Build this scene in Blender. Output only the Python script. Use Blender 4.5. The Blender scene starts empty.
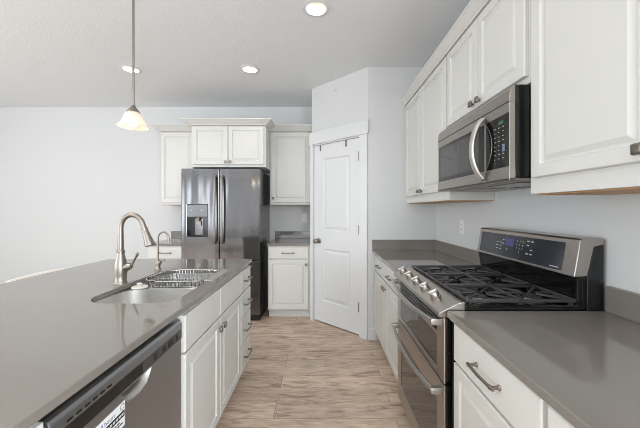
import bpy, bmesh, math, random
from mathutils import Vector, Matrix
random.seed(7)
S = bpy.context.scene
COL = S.collection
PI = math.pi

# ------------------------------------------------------------------ camera
CAM_Z, FPX, VPX, VPY = 1.31, 300.0, 322.5, 209.5
cd = bpy.data.cameras.new('camera'); cam = bpy.data.objects.new('camera', cd); COL.objects.link(cam)
cam.location = (0, 0, CAM_Z); cam.rotation_euler = (PI/2, 0, 0)
cd.sensor_width = 36; cd.lens = FPX/640*36; cd.clip_start = 0.02
cd.shift_x = -(VPX-320)/640; cd.shift_y = -(214-VPY)/640
S.camera = cam
# ------------------------------------------------------------------ colour management and light
S.view_settings.view_transform = 'Standard'; S.view_settings.look = 'None'
S.view_settings.exposure = 0.08; S.view_settings.gamma = 1.0; S.view_settings.use_curve_mapping = False
S.cycles.filter_width = 0.9; S.cycles.denoising_prefilter = 'ACCURATE'
w = bpy.data.worlds.new('sky'); S.world = w; w.use_nodes = True
w.node_tree.nodes['Background'].inputs[0].default_value = (0.75, 0.85, 1.0, 1)
w.node_tree.nodes['Background'].inputs[1].default_value = 1.2

def area(name, loc, rot, sx, sy, power, col=(1, 1, 1)):
    l = bpy.data.lights.new(name, 'AREA'); l.shape = 'RECTANGLE'; l.size = sx; l.size_y = sy
    l.energy = power; l.color = col
    o = bpy.data.objects.new(name, l); COL.objects.link(o); o.location = loc; o.rotation_euler = rot
    return o
X_L, X_R, Y_B, Y_F, CEIL = -5.6, 1.145, 4.2, -4.6, 2.745
# daylight through the windows behind the camera and on the left of the great room
area('daylight_rear_window', (-4.4, Y_F+0.06, 1.45), (PI/2, 0, 0), .7, 1.8, 18, (0.925, 0.965, 1.0))
area('daylight_rear_door', (-0.75, Y_F+0.06, 1.2), (PI/2, 0, 0), 2.2, 2.1, 42, (0.925, 0.965, 1.0))
area('daylight_left_window', (X_L+0.06, 0.2, 1.45), (PI/2, 0, -PI/2), 2.9, 1.8, 72, (0.925, 0.965, 1.0))
area('daylight_left_rear_window', (X_L+0.06, -2.9, 1.45), (PI/2, 0, -PI/2), 2.1, 1.8, 52, (0.925, 0.965, 1.0))
area('added_fill_right', (X_R-0.06, -2.2, 1.35), (PI/2, 0, PI/2), 2.8, 2.0, 215, (0.925, 0.965, 1.0))  # added fill from the right rear, brightens the island fronts
# added bare spots without fixtures, out of view, to brighten the island
for lx, ly in ((-1.956, 0.9), (-1.956, -1.2)):
    l = bpy.data.lights.new('added_fill_spot', 'SPOT'); l.energy = 74; l.color = (1, .97, .92); l.spot_size = 2.4; l.spot_blend = .7; l.shadow_soft_size = .08
    o = bpy.data.objects.new('added_fill_spot', l); COL.objects.link(o); o.location = (lx, ly, CEIL-.02)

# ------------------------------------------------------------------ materials
def lin(c):
    c /= 255.0
    return c/12.92 if c <= .04045 else ((c+.055)/1.055)**2.4
def rgb(r, g, b): return (lin(r), lin(g), lin(b), 1)
def mat(name, col, rough=.5, metal=0., **kw):
    m = bpy.data.materials.new(name); m.use_nodes = True
    b = m.node_tree.nodes['Principled BSDF']
    b.inputs['Base Color'].default_value = col; b.inputs['Roughness'].default_value = rough
    b.inputs['Metallic'].default_value = metal
    for k, v in kw.items(): b.inputs[k.replace('_', ' ')].default_value = v
    return m
def nodes(m): return m.node_tree.nodes, m.node_tree.links, m.node_tree.nodes['Principled BSDF']
def noise_bump(m, scale, strength, dist=.01, detail=2., stretch=(1, 1, 1)):
    N, L, b = nodes(m)
    tc = N.new('ShaderNodeTexCoord'); mp = N.new('ShaderNodeMapping'); mp.inputs['Scale'].default_value = stretch
    nz = N.new('ShaderNodeTexNoise'); nz.inputs['Scale'].default_value = scale; nz.inputs['Detail'].default_value = detail
    bp = N.new('ShaderNodeBump'); bp.inputs['Strength'].default_value = strength; bp.inputs['Distance'].default_value = dist
    L.new(tc.outputs['Object'], mp.inputs[0]); L.new(mp.outputs[0], nz.inputs['Vector'])
    L.new(nz.outputs[0], bp.inputs['Height']); L.new(bp.outputs[0], b.inputs['Normal'])
    return nz
def noise_col(m, scale, ca, cb, lo=.4, hi=.6, stretch=(1, 1, 1), detail=3.):
    N, L, b = nodes(m)
    tc = N.new('ShaderNodeTexCoord'); mp = N.new('ShaderNodeMapping'); mp.inputs['Scale'].default_value = stretch
    nz = N.new('ShaderNodeTexNoise'); nz.inputs['Scale'].default_value = scale; nz.inputs['Detail'].default_value = detail
    cr = N.new('ShaderNodeValToRGB'); cr.color_ramp.elements[0].position = lo; cr.color_ramp.elements[1].position = hi
    cr.color_ramp.elements[0].color = ca; cr.color_ramp.elements[1].color = cb
    L.new(tc.outputs['Object'], mp.inputs[0]); L.new(mp.outputs[0], nz.inputs['Vector'])
    L.new(nz.outputs[0], cr.inputs[0]); L.new(cr.outputs[0], b.inputs['Base Color'])

M = {}
M['wall'] = mat('wall paint', rgb(213, 215, 215), .7); noise_bump(M['wall'], 160, .06, .004)
M['ceil'] = mat('ceiling paint', rgb(231, 234, 236), .8); noise_bump(M['ceil'], 55, .35, .006, 4)
M['trim'] = mat('white trim paint', rgb(220, 222, 223), .35)
M['cab'] = mat('white cabinet paint', rgb(214, 214, 210), .38)
M['cabwood'] = mat('cabinet underside wood', rgb(196, 152, 100), .5)
noise_col(M['cabwood'], 6, rgb(180, 132, 82), rgb(206, 164, 112), .3, .7, (1, 14, 14))
M['quartz'] = mat('grey quartz', rgb(126, 121, 115), .06, 0, IOR=1.6)
noise_col(M['quartz'], 420, rgb(123, 118, 112), rgb(130, 125, 119), .35, .65)
M['nickel'] = mat('brushed nickel', rgb(152, 145, 136), .38, 1.0)
M['darknickel'] = mat('dark nickel', rgb(140, 132, 124), .3, 1.0)
M['steel'] = mat('brushed stainless', rgb(174, 168, 162), .28, 1.0)
noise_bump(M['steel'], 60, .05, .002, 2, (1, 40, 40))
M['dishsteel'] = mat('dishwasher stainless', rgb(170, 173, 177), .36, 1.0); noise_bump(M['dishsteel'], 60, .05, .002, 2, (40, 40, 1))
M['brightsteel'] = mat('bright steel', rgb(214, 212, 208), .16, 1.0)
M['satin'] = mat('satin steel bowl', rgb(214, 213, 210), .38, 1.0)
M['fridge'] = mat('fridge stainless', rgb(116, 116, 118), .13, 1.0); noise_bump(M['fridge'], 2.2, .55, .014, 1, (3, 1, .4))
M['fridgeside'] = mat('fridge grey side', rgb(92, 92, 92), .2, .7)
M['black'] = mat('black enamel', rgb(16, 17, 18), .12)
M['blackplastic'] = mat('black plastic', rgb(24, 25, 27), .35)
M['iron'] = mat('cast iron', rgb(62, 62, 63), .28)
M['ovenglass'] = mat('dark oven glass', rgb(40, 37, 35), .05, 0, Specular_IOR_Level=.9)
M['mwglass'] = mat('microwave glass', rgb(58, 58, 58), .06, 0, Specular_IOR_Level=.8)
M['panelglass'] = mat('grey control glass', rgb(52, 55, 60), .1)
M['dark'] = mat('dark gap', rgb(14, 14, 14), .8)
M['stripgrey'] = mat('dark control strip', rgb(84, 84, 84), .3, .5)
M['handlesteel'] = mat('oven handle steel', rgb(182, 180, 177), .3, 1.0)
M['satinsteel'] = mat('satin handle steel', rgb(206, 203, 198), .42, 1.0)
M['greypanel'] = mat('grey dispenser panel', rgb(120, 122, 124), .3, .6)
M['mark'] = mat('pale print', rgb(190, 194, 198), .5)
M['darkmark'] = mat('dark print', rgb(60, 60, 62), .5)
M['blueprint'] = mat('blue print', rgb(90, 108, 140), .5)
M['sticker'] = mat('white sticker', rgb(224, 226, 228), .45)
M['outlet'] = mat('white plastic', rgb(236, 236, 234), .3)
M['cream'] = mat('cream stool paint', rgb(232, 227, 221), .4)
M['rubber'] = mat('cream stopper', rgb(206, 203, 196), .4)
M['chrome'] = mat('chrome wire', rgb(206, 206, 205), .12, 1.0)
def emis(name, col, strength):
    m = mat(name, col, .5); b = m.node_tree.nodes['Principled BSDF']
    b.inputs['Emission Color'].default_value = col; b.inputs['Emission Strength'].default_value = strength
    return m
M['lens'] = emis('lit lamp lens', (1, .97, .91, 1), 3.4)
M['baffle'] = mat('lamp baffle paint', rgb(214, 209, 200), .5)
M['bulb'] = emis('lit bulb', (1, .90, .79, 1), 1.5)
M['display'] = emis('violet display', rgb(70, 62, 112), .22)
M['led'] = emis('pale display', rgb(96, 112, 128), .3)
M['green'] = emis('green display', rgb(40, 90, 70), .15)
def shade_mat():
    m = bpy.data.materials.new('alabaster glass'); m.use_nodes = True
    N, L = m.node_tree.nodes, m.node_tree.links; N.clear()
    out = N.new('ShaderNodeOutputMaterial'); tr = N.new('ShaderNodeBsdfTranslucent'); tp = N.new('ShaderNodeBsdfTransparent')
    df = N.new('ShaderNodeBsdfPrincipled'); a = N.new('ShaderNodeMixShader'); b = N.new('ShaderNodeMixShader')
    tr.inputs[0].default_value = (.90, .84, .77, 1); df.inputs['Base Color'].default_value = (.78, .73, .68, 1); df.inputs['Roughness'].default_value = .15
    tc = N.new('ShaderNodeTexCoord'); nz = N.new('ShaderNodeTexNoise'); nz.inputs['Scale'].default_value = 14; nz.inputs['Detail'].default_value = 3
    cr = N.new('ShaderNodeValToRGB'); cr.color_ramp.elements[0].color = (.35, .35, .35, 1); cr.color_ramp.elements[1].color = (.7, .7, .7, 1)
    cr.color_ramp.elements[0].position = .35; cr.color_ramp.elements[1].position = .65
    L.new(tc.outputs['Object'], nz.inputs['Vector']); L.new(nz.outputs[0], cr.inputs[0]); L.new(cr.outputs[0], a.inputs[0])
    L.new(df.outputs[0], a.inputs[1]); L.new(tr.outputs[0], a.inputs[2])
    b.inputs[0].default_value = .22; L.new(a.outputs[0], b.inputs[1]); L.new(tp.outputs[0], b.inputs[2]); L.new(b.outputs[0], out.inputs[0])
    return m
M['shade'] = shade_mat()
def glass_mat():
    m = bpy.data.materials.new('window glass'); m.use_nodes = True
    N, L = m.node_tree.nodes, m.node_tree.links; N.clear()
    out = N.new('ShaderNodeOutputMaterial'); g = N.new('ShaderNodeBsdfGlossy'); tp = N.new('ShaderNodeBsdfTransparent'); a = N.new('ShaderNodeMixShader')
    g.inputs['Roughness'].default_value = 0; a.inputs[0].default_value = .06
    L.new(tp.outputs[0], a.inputs[1]); L.new(g.outputs[0], a.inputs[2]); L.new(a.outputs[0], out.inputs[0])
    return m
M['glass'] = glass_mat()
def floor_mat():
    m = mat('oak planks', (.3, .2, .15, 1), .38)
    N, L, b = nodes(m)
    tc = N.new('ShaderNodeTexCoord')
    sh = N.new('ShaderNodeMapping'); sh.inputs['Location'].default_value = (.31, -.0965, 0); L.new(tc.outputs['Object'], sh.inputs[0])
    br = N.new('ShaderNodeTexBrick'); br.inputs['Scale'].default_value = 1; br.offset = .37; br.offset_frequency = 2
    br.inputs['Brick Width'].default_value = 1.22; br.inputs['Row Height'].default_value = .162
    br.inputs['Mortar Size'].default_value = .0011; br.inputs['Mortar Smooth'].default_value = .1; br.inputs['Bias'].default_value = 0
    br.inputs['Color1'].default_value = (0, 0, 0, 1); br.inputs['Color2'].default_value = (1, 1, 1, 1); br.inputs['Mortar'].default_value = (.5, .5, .5, 1)
    L.new(sh.outputs[0], br.inputs['Vector'])
    # per-plank shift of the grain
    add = N.new('ShaderNodeVectorMath'); add.operation = 'ADD'
    sc = N.new('ShaderNodeVectorMath'); sc.operation = 'SCALE'; sc.inputs['Scale'].default_value = 7.3
    L.new(br.outputs['Color'], sc.inputs[0]); L.new(tc.outputs['Object'], add.inputs[0]); L.new(sc.outputs[0], add.inputs[1])
    mp = N.new('ShaderNodeMapping'); mp.inputs['Scale'].default_value = (1.7, 8, 1); L.new(add.outputs[0], mp.inputs[0])
    n1 = N.new('ShaderNodeTexNoise'); n1.inputs['Scale'].default_value = 2.4; n1.inputs['Detail'].default_value = 9; n1.inputs['Roughness'].default_value = .62; n1.inputs['Distortion'].default_value = 1.1
    L.new(mp.outputs[0], n1.inputs['Vector'])
    cr = N.new('ShaderNodeValToRGB'); e = cr.color_ramp.elements
    e[0].position = .27; e[0].color = rgb(130, 106, 87); e[1].position = .75; e[1].color = rgb(228, 207, 189)
    k = e.new(.48); k.color = rgb(202, 180, 161)
    L.new(n1.outputs[0], cr.inputs[0])
    mp2 = N.new('ShaderNodeMapping'); mp2.inputs['Scale'].default_value = (3, 45, 1); L.new(add.outputs[0], mp2.inputs[0])
    n2 = N.new('ShaderNodeTexNoise'); n2.inputs['Scale'].default_value = 3; n2.inputs['Detail'].default_value = 4; L.new(mp2.outputs[0], n2.inputs['Vector'])
    m1 = N.new('ShaderNodeMixRGB'); m1.blend_type = 'OVERLAY'; m1.inputs[0].default_value = .55
    L.new(cr.outputs[0], m1.inputs[1]); L.new(n2.outputs[0], m1.inputs[2])
    # plank-to-plank tone
    hsv = N.new('ShaderNodeHueSaturation'); mr = N.new('ShaderNodeMapRange'); mr.inputs[3].default_value = .88; mr.inputs[4].default_value = 1.10
    L.new(br.outputs['Color'], mr.inputs[0]); L.new(mr.outputs[0], hsv.inputs['Value']); L.new(m1.outputs[0], hsv.inputs['Color'])
    m2 = N.new('ShaderNodeMixRGB'); m2.inputs[2].default_value = rgb(84, 68, 55)
    L.new(br.outputs['Fac'], m2.inputs[0]); L.new(hsv.outputs[0], m2.inputs[1]); L.new(m2.outputs[0], b.inputs['Base Color'])
    bp = N.new('ShaderNodeBump'); bp.inputs['Strength'].default_value = .15; bp.inputs['Distance'].default_value = .002
    L.new(n2.outputs[0], bp.inputs['Height']); L.new(bp.outputs[0], b.inputs['Normal'])
    return m
M['floor'] = floor_mat()

# ------------------------------------------------------------------ mesh helpers
class MB:
    def __init__(self): self.b = bmesh.new(); self.round = False
    def _merge(self, t):
        me = bpy.data.meshes.new('t'); t.to_mesh(me); t.free(); self.b.from_mesh(me); bpy.data.meshes.remove(me)
    def box(self, x0, x1, y0, y1, z0, z1, bev=0., seg=1, mtx=None):
        t = bmesh.new(); bmesh.ops.create_cube(t, size=1)
        for v in t.verts: v.co = Vector((x0+(v.co.x+.5)*(x1-x0), y0+(v.co.y+.5)*(y1-y0), z0+(v.co.z+.5)*(z1-z0)))
        if bev: bmesh.ops.bevel(t, geom=t.edges[:], offset=bev, segments=seg, affect='EDGES', profile=.5)
        if mtx: bmesh.ops.transform(t, matrix=mtx, verts=t.verts)
        self._merge(t); return self
    def cyl(self, p0, p1, r0, r1=None, seg=20, bev=0.):
        r1 = r0 if r1 is None else r1; p0, p1 = Vector(p0), Vector(p1); d = p1-p0; L = d.length
        return self.lathe([(0, 0), (r0, 0), (r1, L), (0, L)] if not bev else [(0, 0), (r0-bev, 0), (r0, bev), (r1, L-bev), (r1-bev, L), (0, L)], p0, d, seg)
    def lathe(self, prof, org=(0, 0, 0), axis=(0, 0, 1), seg=28):
        self.round = True
        q = Vector((0, 0, 1)).rotation_difference(Vector(axis).normalized()).to_matrix(); org = Vector(org)
        rings = []
        for r, z in prof:
            if r <= 1e-7: rings.append([self.b.verts.new(org+q@Vector((0, 0, z)))])
            else: rings.append([self.b.verts.new(org+q@Vector((r*math.cos(2*PI*i/seg), r*math.sin(2*PI*i/seg), z))) for i in range(seg)])
        for A, B in zip(rings, rings[1:]):
            if len(A) == 1 and len(B) == 1: continue
            for i in range(seg):
                j = (i+1) % seg
                if len(A) == 1: self.b.faces.new((A[0], B[i], B[j]))
                elif len(B) == 1: self.b.faces.new((A[i], A[j], B[0]))
                else: self.b.faces.new((A[i], A[j], B[j], B[i]))
        return self
    def tube(self, pts, r, seg=12, flat=1.0, up=None):
        self.round = True
        pts = [Vector(p) for p in pts]; n = len(pts); R = r if isinstance(r, (list, tuple)) else [r]*n
        rings = []; prev = Vector(up) if up else None
        for i, p in enumerate(pts):
            t = (pts[min(i+1, n-1)]-pts[max(i-1, 0)]).normalized()
            if prev is None: prev = t.orthogonal()
            u = (prev-t*prev.dot(t)).normalized(); v = t.cross(u); prev = u
            rings.append([self.b.verts.new(p+(u*math.cos(a)+v*math.sin(a)*flat)*R[i]) for a in [2*PI*k/seg for k in range(seg)]])
        for A, B in zip(rings, rings[1:]):
            for i in range(seg): self.b.faces.new((A[i], A[(i+1) % seg], B[(i+1) % seg], B[i]))
        self.b.faces.new(rings[0][::-1]); self.b.faces.new(rings[-1]); return self
    def loft(self, rings, cap0=True, cap1=True):
        V = [[self.b.verts.new(p) for p in r] for r in rings]; n = len(V[0])
        for A, B in zip(V, V[1:]):
            for i in range(n): self.b.faces.new((A[i], A[(i+1) % n], B[(i+1) % n], B[i]))
        if cap0: self.b.faces.new(V[0][::-1])
        if cap1: self.b.faces.new(V[-1])
        return self
    def prism(self, poly, a, b, axis='x', bev=0.):
        """poly: points in the plane across axis; x: (y,z)  y: (x,z)  z: (x,y)"""
        f = {'x': lambda p, s: (s, p[0], p[1]), 'y': lambda p, s: (p[0], s, p[1]), 'z': lambda p, s: (p[0], p[1], s)}[axis]
        t = bmesh.new(); V = [[t.verts.new(f(p, s)) for p in poly] for s in (a, b)]; n = len(poly)
        for i in range(n): t.faces.new((V[0][i], V[0][(i+1) % n], V[1][(i+1) % n], V[1][i]))
        t.faces.new(V[0][::-1]); t.faces.new(V[1])
        bmesh.ops.recalc_face_normals(t, faces=t.faces)
        if bev: bmesh.ops.bevel(t, geom=t.edges[:], offset=bev, segments=2, affect='EDGES', profile=.5)
        self._merge(t); return self
    def panel(self, x0, x1, z0, z1, prof):
        rings = [[(x0+i, y, z0+i), (x1-i, y, z0+i), (x1-i, y, z1-i), (x0+i, y, z1-i)] for i, y in prof]
        return self.loft(rings)
    def holed(self, outer, holes, depth, mtx=None, bev=0.):
        """flat slab in local XY, z from 0 down to -depth, with through holes"""
        t = bmesh.new(); E = []
        for loop in [outer]+holes:
            v = [t.verts.new((p[0], p[1], 0)) for p in loop]
            E += [t.edges.new((v[i], v[(i+1) % len(v)])) for i in range(len(v))]
        bmesh.ops.triangle_fill(t, use_beauty=True, use_dissolve=False, edges=E)
        bmesh.ops.recalc_face_normals(t, faces=t.faces)
        g = bmesh.ops.extrude_face_region(t, geom=t.faces[:])
        for v in [q for q in g['geom'] if isinstance(q, bmesh.types.BMVert)]: v.co.z -= depth
        bmesh.ops.recalc_face_normals(t, faces=t.faces)
        if bev:
            es = [e for e in t.edges if len(e.link_faces) == 2 and e.calc_face_angle(0) > 1.0 and abs(e.verts[0].co.z-e.verts[1].co.z) < 1e-6]
            bmesh.ops.bevel(t, geom=es, offset=bev, segments=2, affect='EDGES', profile=.5)
        if mtx: bmesh.ops.transform(t, matrix=mtx, verts=t.verts)
        self._merge(t); return self
    def text(self, body, size, mtx, depth=.0003, align='CENTER'):
        cu = bpy.data.curves.new('t', 'FONT'); cu.body = body; cu.size = size; cu.align_x = align; cu.extrude = depth
        o = bpy.data.objects.new('t', cu); COL.objects.link(o)
        dg = bpy.context.evaluated_depsgraph_get(); me = bpy.data.meshes.new_from_object(o.evaluated_get(dg))
        me.transform(mtx); self.b.from_mesh(me); bpy.data.meshes.remove(me)
        bpy.data.objects.remove(o); bpy.data.curves.remove(cu); return self
    def build(self, name, m, parent=None, loc=None, label=None, angle=None):
        angle = angle or (38 if self.round else 13)
        bmesh.ops.recalc_face_normals(self.b, faces=self.b.faces)
        me = bpy.data.meshes.new(name); self.b.to_mesh(me); self.b.free()
        me.materials.append(M[m] if isinstance(m, str) else m)
        me.polygons.foreach_set('use_smooth', [True]*len(me.polygons)); me.set_sharp_from_angle(angle=math.radians(angle))
        o = bpy.data.objects.new(name, me); COL.objects.link(o)
        if parent: o.parent = parent
        if loc: o.location = loc
        if label: o['label'] = label
        return o
def tag(o, label, cat, group=None, kind=None):
    o['label'] = label; o['category'] = cat
    if group: o['group'] = group
    if kind: o['kind'] = kind
    return o
def thing(name, label, cat, loc=(0, 0, 0), rz=0., group=None, kind=None):
    o = bpy.data.objects.new(name, None); COL.objects.link(o); o.location = loc; o.rotation_euler = (0, 0, rz)
    o.empty_display_size = .1
    return tag(o, label, cat, group, kind)
def rrect(x0, x1, y0, y1, r, seg=6):
    P = []
    for cx, cy, a in ((x1-r, y1-r, 0), (x0+r, y1-r, PI/2), (x0+r, y0+r, PI), (x1-r, y0+r, 1.5*PI)):
        P += [(cx+r*math.cos(a+PI/2*k/seg), cy+r*math.sin(a+PI/2*k/seg)) for k in range(seg+1)]
    return P
def rect(x0, x1, y0, y1): return [(x0, y0), (x1, y0), (x1, y1), (x0, y1)]
def circ(cx, cy, r, n=32): return [(cx+r*math.cos(2*PI*i/n), cy+r*math.sin(2*PI*i/n)) for i in range(n)]
def bez(p0, p1, p2, p3, n=12):
    p0, p1, p2, p3 = map(Vector, (p0, p1, p2, p3)); o = []
    for i in range(n+1):
        t = i/n; s = 1-t; o.append(p0*s**3+p1*3*s*s*t+p2*3*s*t*t+p3*t**3)
    return o
RIGHT, ISL = -PI/2, PI/2      # right run faces -X, island faces +X
def face_mtx(o, ux, uy):      # maps local XY of a slab onto a plane, local z = outward
    ux, uy = Vector(ux), Vector(uy); uz = ux.cross(uy)
    m = Matrix.Identity(4)
    for i in range(3): m[i][0], m[i][1], m[i][2], m[i][3] = ux[i], uy[i], uz[i], o[i]
    return m

# ------------------------------------------------------------------ the setting
LIGHTS = [(-.046, 2.136), (-1.956, 3.064), (-.74, 3.064)]
T = .12
f = MB().box(X_L-T, X_R+T, Y_F-T, Y_B+T, -.1, 0).build('floor', 'floor')
tag(f, 'brown-grey oak plank floor running across the kitchen aisle', 'floor', kind='structure')
c = MB().holed(rect(X_L-T, X_R+T, Y_F-T, Y_B+T), [circ(x, y, .075) for x, y in LIGHTS], .1, Matrix.Translation((0, 0, CEIL+.1)))
c = c.build('ceiling', 'ceil'); tag(c, 'grey textured flat ceiling with round recessed lights', 'ceiling', kind='structure')
o = MB().box(X_L-T, X_R+T, Y_B, Y_B+T, 0, CEIL).build('wall_back', 'wall'); tag(o, 'light grey back wall behind the fridge and its cabinets', 'wall', kind='structure')
o = MB().holed(rect(-Y_B, -Y_F, 0, CEIL), [rect(.75, 3.65, .3, 2.4)], T, face_mtx((X_R, 0, 0), (0, -1, 0), (0, 0, 1))).build('wall_right', 'wall'); tag(o, 'light grey right wall behind the range and microwave', 'wall', kind='structure')
# rear and left walls of the great room, with the windows that light the kitchen
o = MB().holed(rect(X_L-T, X_R+T, 0, CEIL), [rect(-4.8, -4.0, .5, 2.4), rect(-1.9, .4, .1, 2.3)], T, face_mtx((0, Y_F-T, 0), (1, 0, 0), (0, 0, 1))).build('wall_rear', 'wall')
tag(o, 'light grey rear wall with windows behind the camera', 'wall', kind='structure')
o = MB().holed(rect(Y_F, Y_B, 0, CEIL), [rect(-1.3, 1.7, .5, 2.4), rect(-4.0, -1.8, .5, 2.4)], T, face_mtx((X_L, 0, 0), (0, 1, 0), (0, 0, 1))).build('wall_left', 'wall')
tag(o, 'light grey left wall with two wide windows', 'wall', kind='structure')
def window(name, mtx, a0, a1, z0, z1, nx, label):
    e = thing(name, label, 'window', kind='structure'); e.matrix_world = mtx
    m = MB().box(a0, a0+.05, z0, z1, 0, .06).box(a1-.05, a1, z0, z1, 0, .06).box(a0, a1, z0, z0+.05, 0, .06).box(a0, a1, z1-.05, z1, 0, .06)
    for i in range(1, nx):
        x = a0+(a1-a0)*i/nx; m.box(x-.03, x+.03, z0, z1, .005, .055)
    m.build('window_frame', 'trim', e)
    MB().box(a0+.04, a1-.04, z0+.04, z1-.04, .027, .033).build('pane', 'glass', e)
RWM, LWM, QWM = face_mtx((0, Y_F-.09, 0), (1, 0, 0), (0, 0, 1)), face_mtx((X_L-.09, 0, 0), (0, 1, 0), (0, 0, 1)), face_mtx((X_R+.09, 0, 0), (0, -1, 0), (0, 0, 1))
window('window_1', RWM, -4.8, -4.0, .5, 2.4, 2, 'white framed narrow window in the rear wall')
window('window_2', RWM, -1.9, .4, .1, 2.3, 2, 'white framed glass patio door in the rear wall')
window('window_3', LWM, -1.3, 1.7, .5, 2.4, 3, 'white framed wide window in the left wall near the back wall')
window('window_4', LWM, -4.0, -1.8, .5, 2.4, 2, 'white framed window in the left wall behind the camera')
window('added_fill_window', QWM, .75, 3.65, .3, 2.4, 2, 'added white framed window for fill light in the right wall behind the camera')  # unseen window added to go with the right-hand fill light

# corner pantry
PA, PB = Vector((-.125, 3.57, 0)), Vector((.46, 3.02, 0)); PL = (PB-PA).length; PR = math.atan2(PB.y-PA.y, PB.x-PA.x)
PM = Matrix.Translation(PA) @ Matrix.Rotation(PR, 4, 'Z')
D0, D1, DH = .030, .702, 2.072
o = MB().holed([(0, 0), (D0, 0), (D0, DH), (D1, DH), (D1, 0), (PL, 0), (PL, CEIL), (0, CEIL)], [], .1, face_mtx((0, 0, 0), (1, 0, 0), (0, 0, 1))).build('wall_pantry', 'wall')
o.matrix_world = PM; tag(o, 'angled light grey pantry wall around the white door', 'wall', kind='structure')
o = MB().box(PA.x, PA.x+.1, PA.y+.01, Y_B, 0, CEIL).build('wall_pantry_left', 'wall'); tag(o, 'pantry side wall beside the fridge alcove', 'wall', kind='structure')
o = MB().box(PB.x, X_R, PB.y, PB.y+.1, 0, CEIL).build('wall_pantry_right', 'wall'); tag(o, 'light grey pantry wall facing the camera at the end of the right counter', 'wall', kind='structure')
# header and casings
o = MB().box(-.014, D0, -.018, -.0005, 0, DH, .002).box(D1, PL-.004, -.018, -.0005, 0, DH, .002).box(-.022, PL+.012, -.026, -.0005, DH, DH+.14, .002)
o.box(D0, D0+.012, 0, .09, 0, DH).box(D1-.012, D1, 0, .09, 0, DH).box(D0, D1, 0, .09, DH-.012, DH)
o = o.build('trim_1', 'trim'); o.matrix_world = PM; tag(o, 'flat white casing with a tall header around the pantry door', 'door casing', kind='structure')
dr = thing('door_1', 'white two-panel pantry door set in the angled corner wall', 'door', kind='structure'); dr.matrix_world = PM
dw0, dw1 = D0+.015, D1-.015
# slab with two raised panels: a frame of stiles and rails, then each panel
m = MB().box(dw0, dw1, .020, .045, .014, DH-.016)
def raised(m, x0, x1, z0, z1, yf, bx0, bx1, bz0, bz1):
    prof = [(0, yf+.006), (0, yf), (.012, yf+.008), (.022, yf+.008), (.05, yf+.001)]
    return prof
sx0, sx1 = dw0+.125, dw1-.125
zs = [.014, .235, .80, 1.0, 1.90, DH-.016]
zl, zu = (.255, .86), (1.065, 1.895)
m.box(dw0, sx0, .008, .022, .014, DH-.016).box(sx1, dw1, .008, .022, .014, DH-.016)
m.box(sx0, sx1, .008, .022, .014, zl[0]).box(sx0, sx1, .008, .022, zl[1], zu[0]).box(sx0, sx1, .008, .022, zu[1], DH-.016)
for z0, z1 in (zl, zu):
    m.panel(sx0, sx1, z0, z1, [(0, .023), (0, .0085), (.014, .019), (.022, .019), (.05, .0105)])
m.build('door_leaf', 'trim', dr)
k = MB().lathe([(0, 0), (.031, 0), (.031, .006), (.026, .010), (.011, .014), (.010, .030), (.019, .036), (.027, .046), (.029, .055), (.025, .066), (.014, .072), (0, .073)], (dw0+.062, .008, .945), (0, -1, 0))
k.build('door_knob', 'nickel', dr)
for z in (.30, 1.10, 1.86):
    MB().box(dw1-.006, dw1+.012, -.004, .012, z-.045, z+.045, .001).cyl((dw1+.004, -.007, z-.048), (dw1+.004, -.007, z+.048), .006, seg=10).build('hinge', 'darknickel', dr)
for i, sx in enumerate((.135, .515)):
    h = MB().box(sx-.009, sx+.009, .002, .0065, DH-.075, DH-.014, .0005).box(sx-.009, sx+.009, -.001, .0065, DH-.085, DH-.075, .0005).build('over_door_hook', 'darknickel')
    h.matrix_world = PM
    tag(h, ('left' if i == 0 else 'right')+' of the two small metal hooks hung over the top of the pantry door', 'hook', 'hooks over the pantry door')
n = MB().lathe([(0, 0), (.007, 0), (.007, .002), (.003, .004), (0, .004)], (.376, -.0005, 2.627), (0, -1, 0), 12).build('screw', 'darknickel'); n.matrix_world = PM
tag(n, 'small dark screw left high on the blank wall above the pantry door', 'screw')
o = MB().prism([(PB.y-.014, 0), (PB.y-.001, 0), (PB.y-.001, .118), (PB.y-.009, .118), (PB.y-.014, .108)], PB.x-.004, .535, 'x').build('baseboard_pantry', 'trim')
tag(o, 'short white baseboard between the pantry door and the right cabinets', 'baseboard', kind='structure')
o = MB().prism([(Y_B-.014, 0), (Y_B-.001, 0), (Y_B-.001, .118), (Y_B-.009, .118), (Y_B-.014, .108)], X_L+.01, -2.115, 'x').build('baseboard_back', 'trim')
tag(o, 'white baseboard along the bare left part of the back wall', 'baseboard', kind='structure')

# ------------------------------------------------------------------ cabinets
DOORP = [(0, 0), (0, -.016), (.003, -.019), (.046, -.019), (.050, -.0105), (.053, -.0095), (.058, -.0095), (.076, -.0178)]
SLABP = [(0, 0), (0, -.015), (.004, -.019)]
def knob_part(par, x, z, y=-.019, big=1.0):
    e = MB().lathe([(0, 0), (.008, 0), (.006, .004), (.005, .014), (.0, .014)], (x, y, z), (0, -1, 0), 14)
    rings = []
    for s, d in ((.009, .013), (.0145, .016), (.016, .020), (.0145, .025), (.010, .0275)):
        rings.append([(x+px, y-d, z+pz) for px, pz in rrect(-s, s, -s, s, s*.35, 3)])
    e.loft(rings); return e.build('knob', 'darknickel', par)
def pull_part(par, x, z, w=.13, y=-.019):
    h = w/2; m = MB()
    for s in (-1, 1):
        m.lathe([(0, 0), (.0085, 0), (.0085, .003), (.0055, .006), (.005, .026), (0, .026)], (x+s*h, y, z), (0, -1, 0), 14)
    pts = [(x-h-.012, y-.027, z)]+[(x-h+w*i/10, y-.027-.004*math.sin(PI*i/10), z) for i in range(11)]+[(x+h+.012, y-.027, z)]
    m.tube(pts, [.0045, .0075]+[.0052]*9+[.0075, .0045], 10); return m.build('handle', 'darknickel', par)
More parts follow.
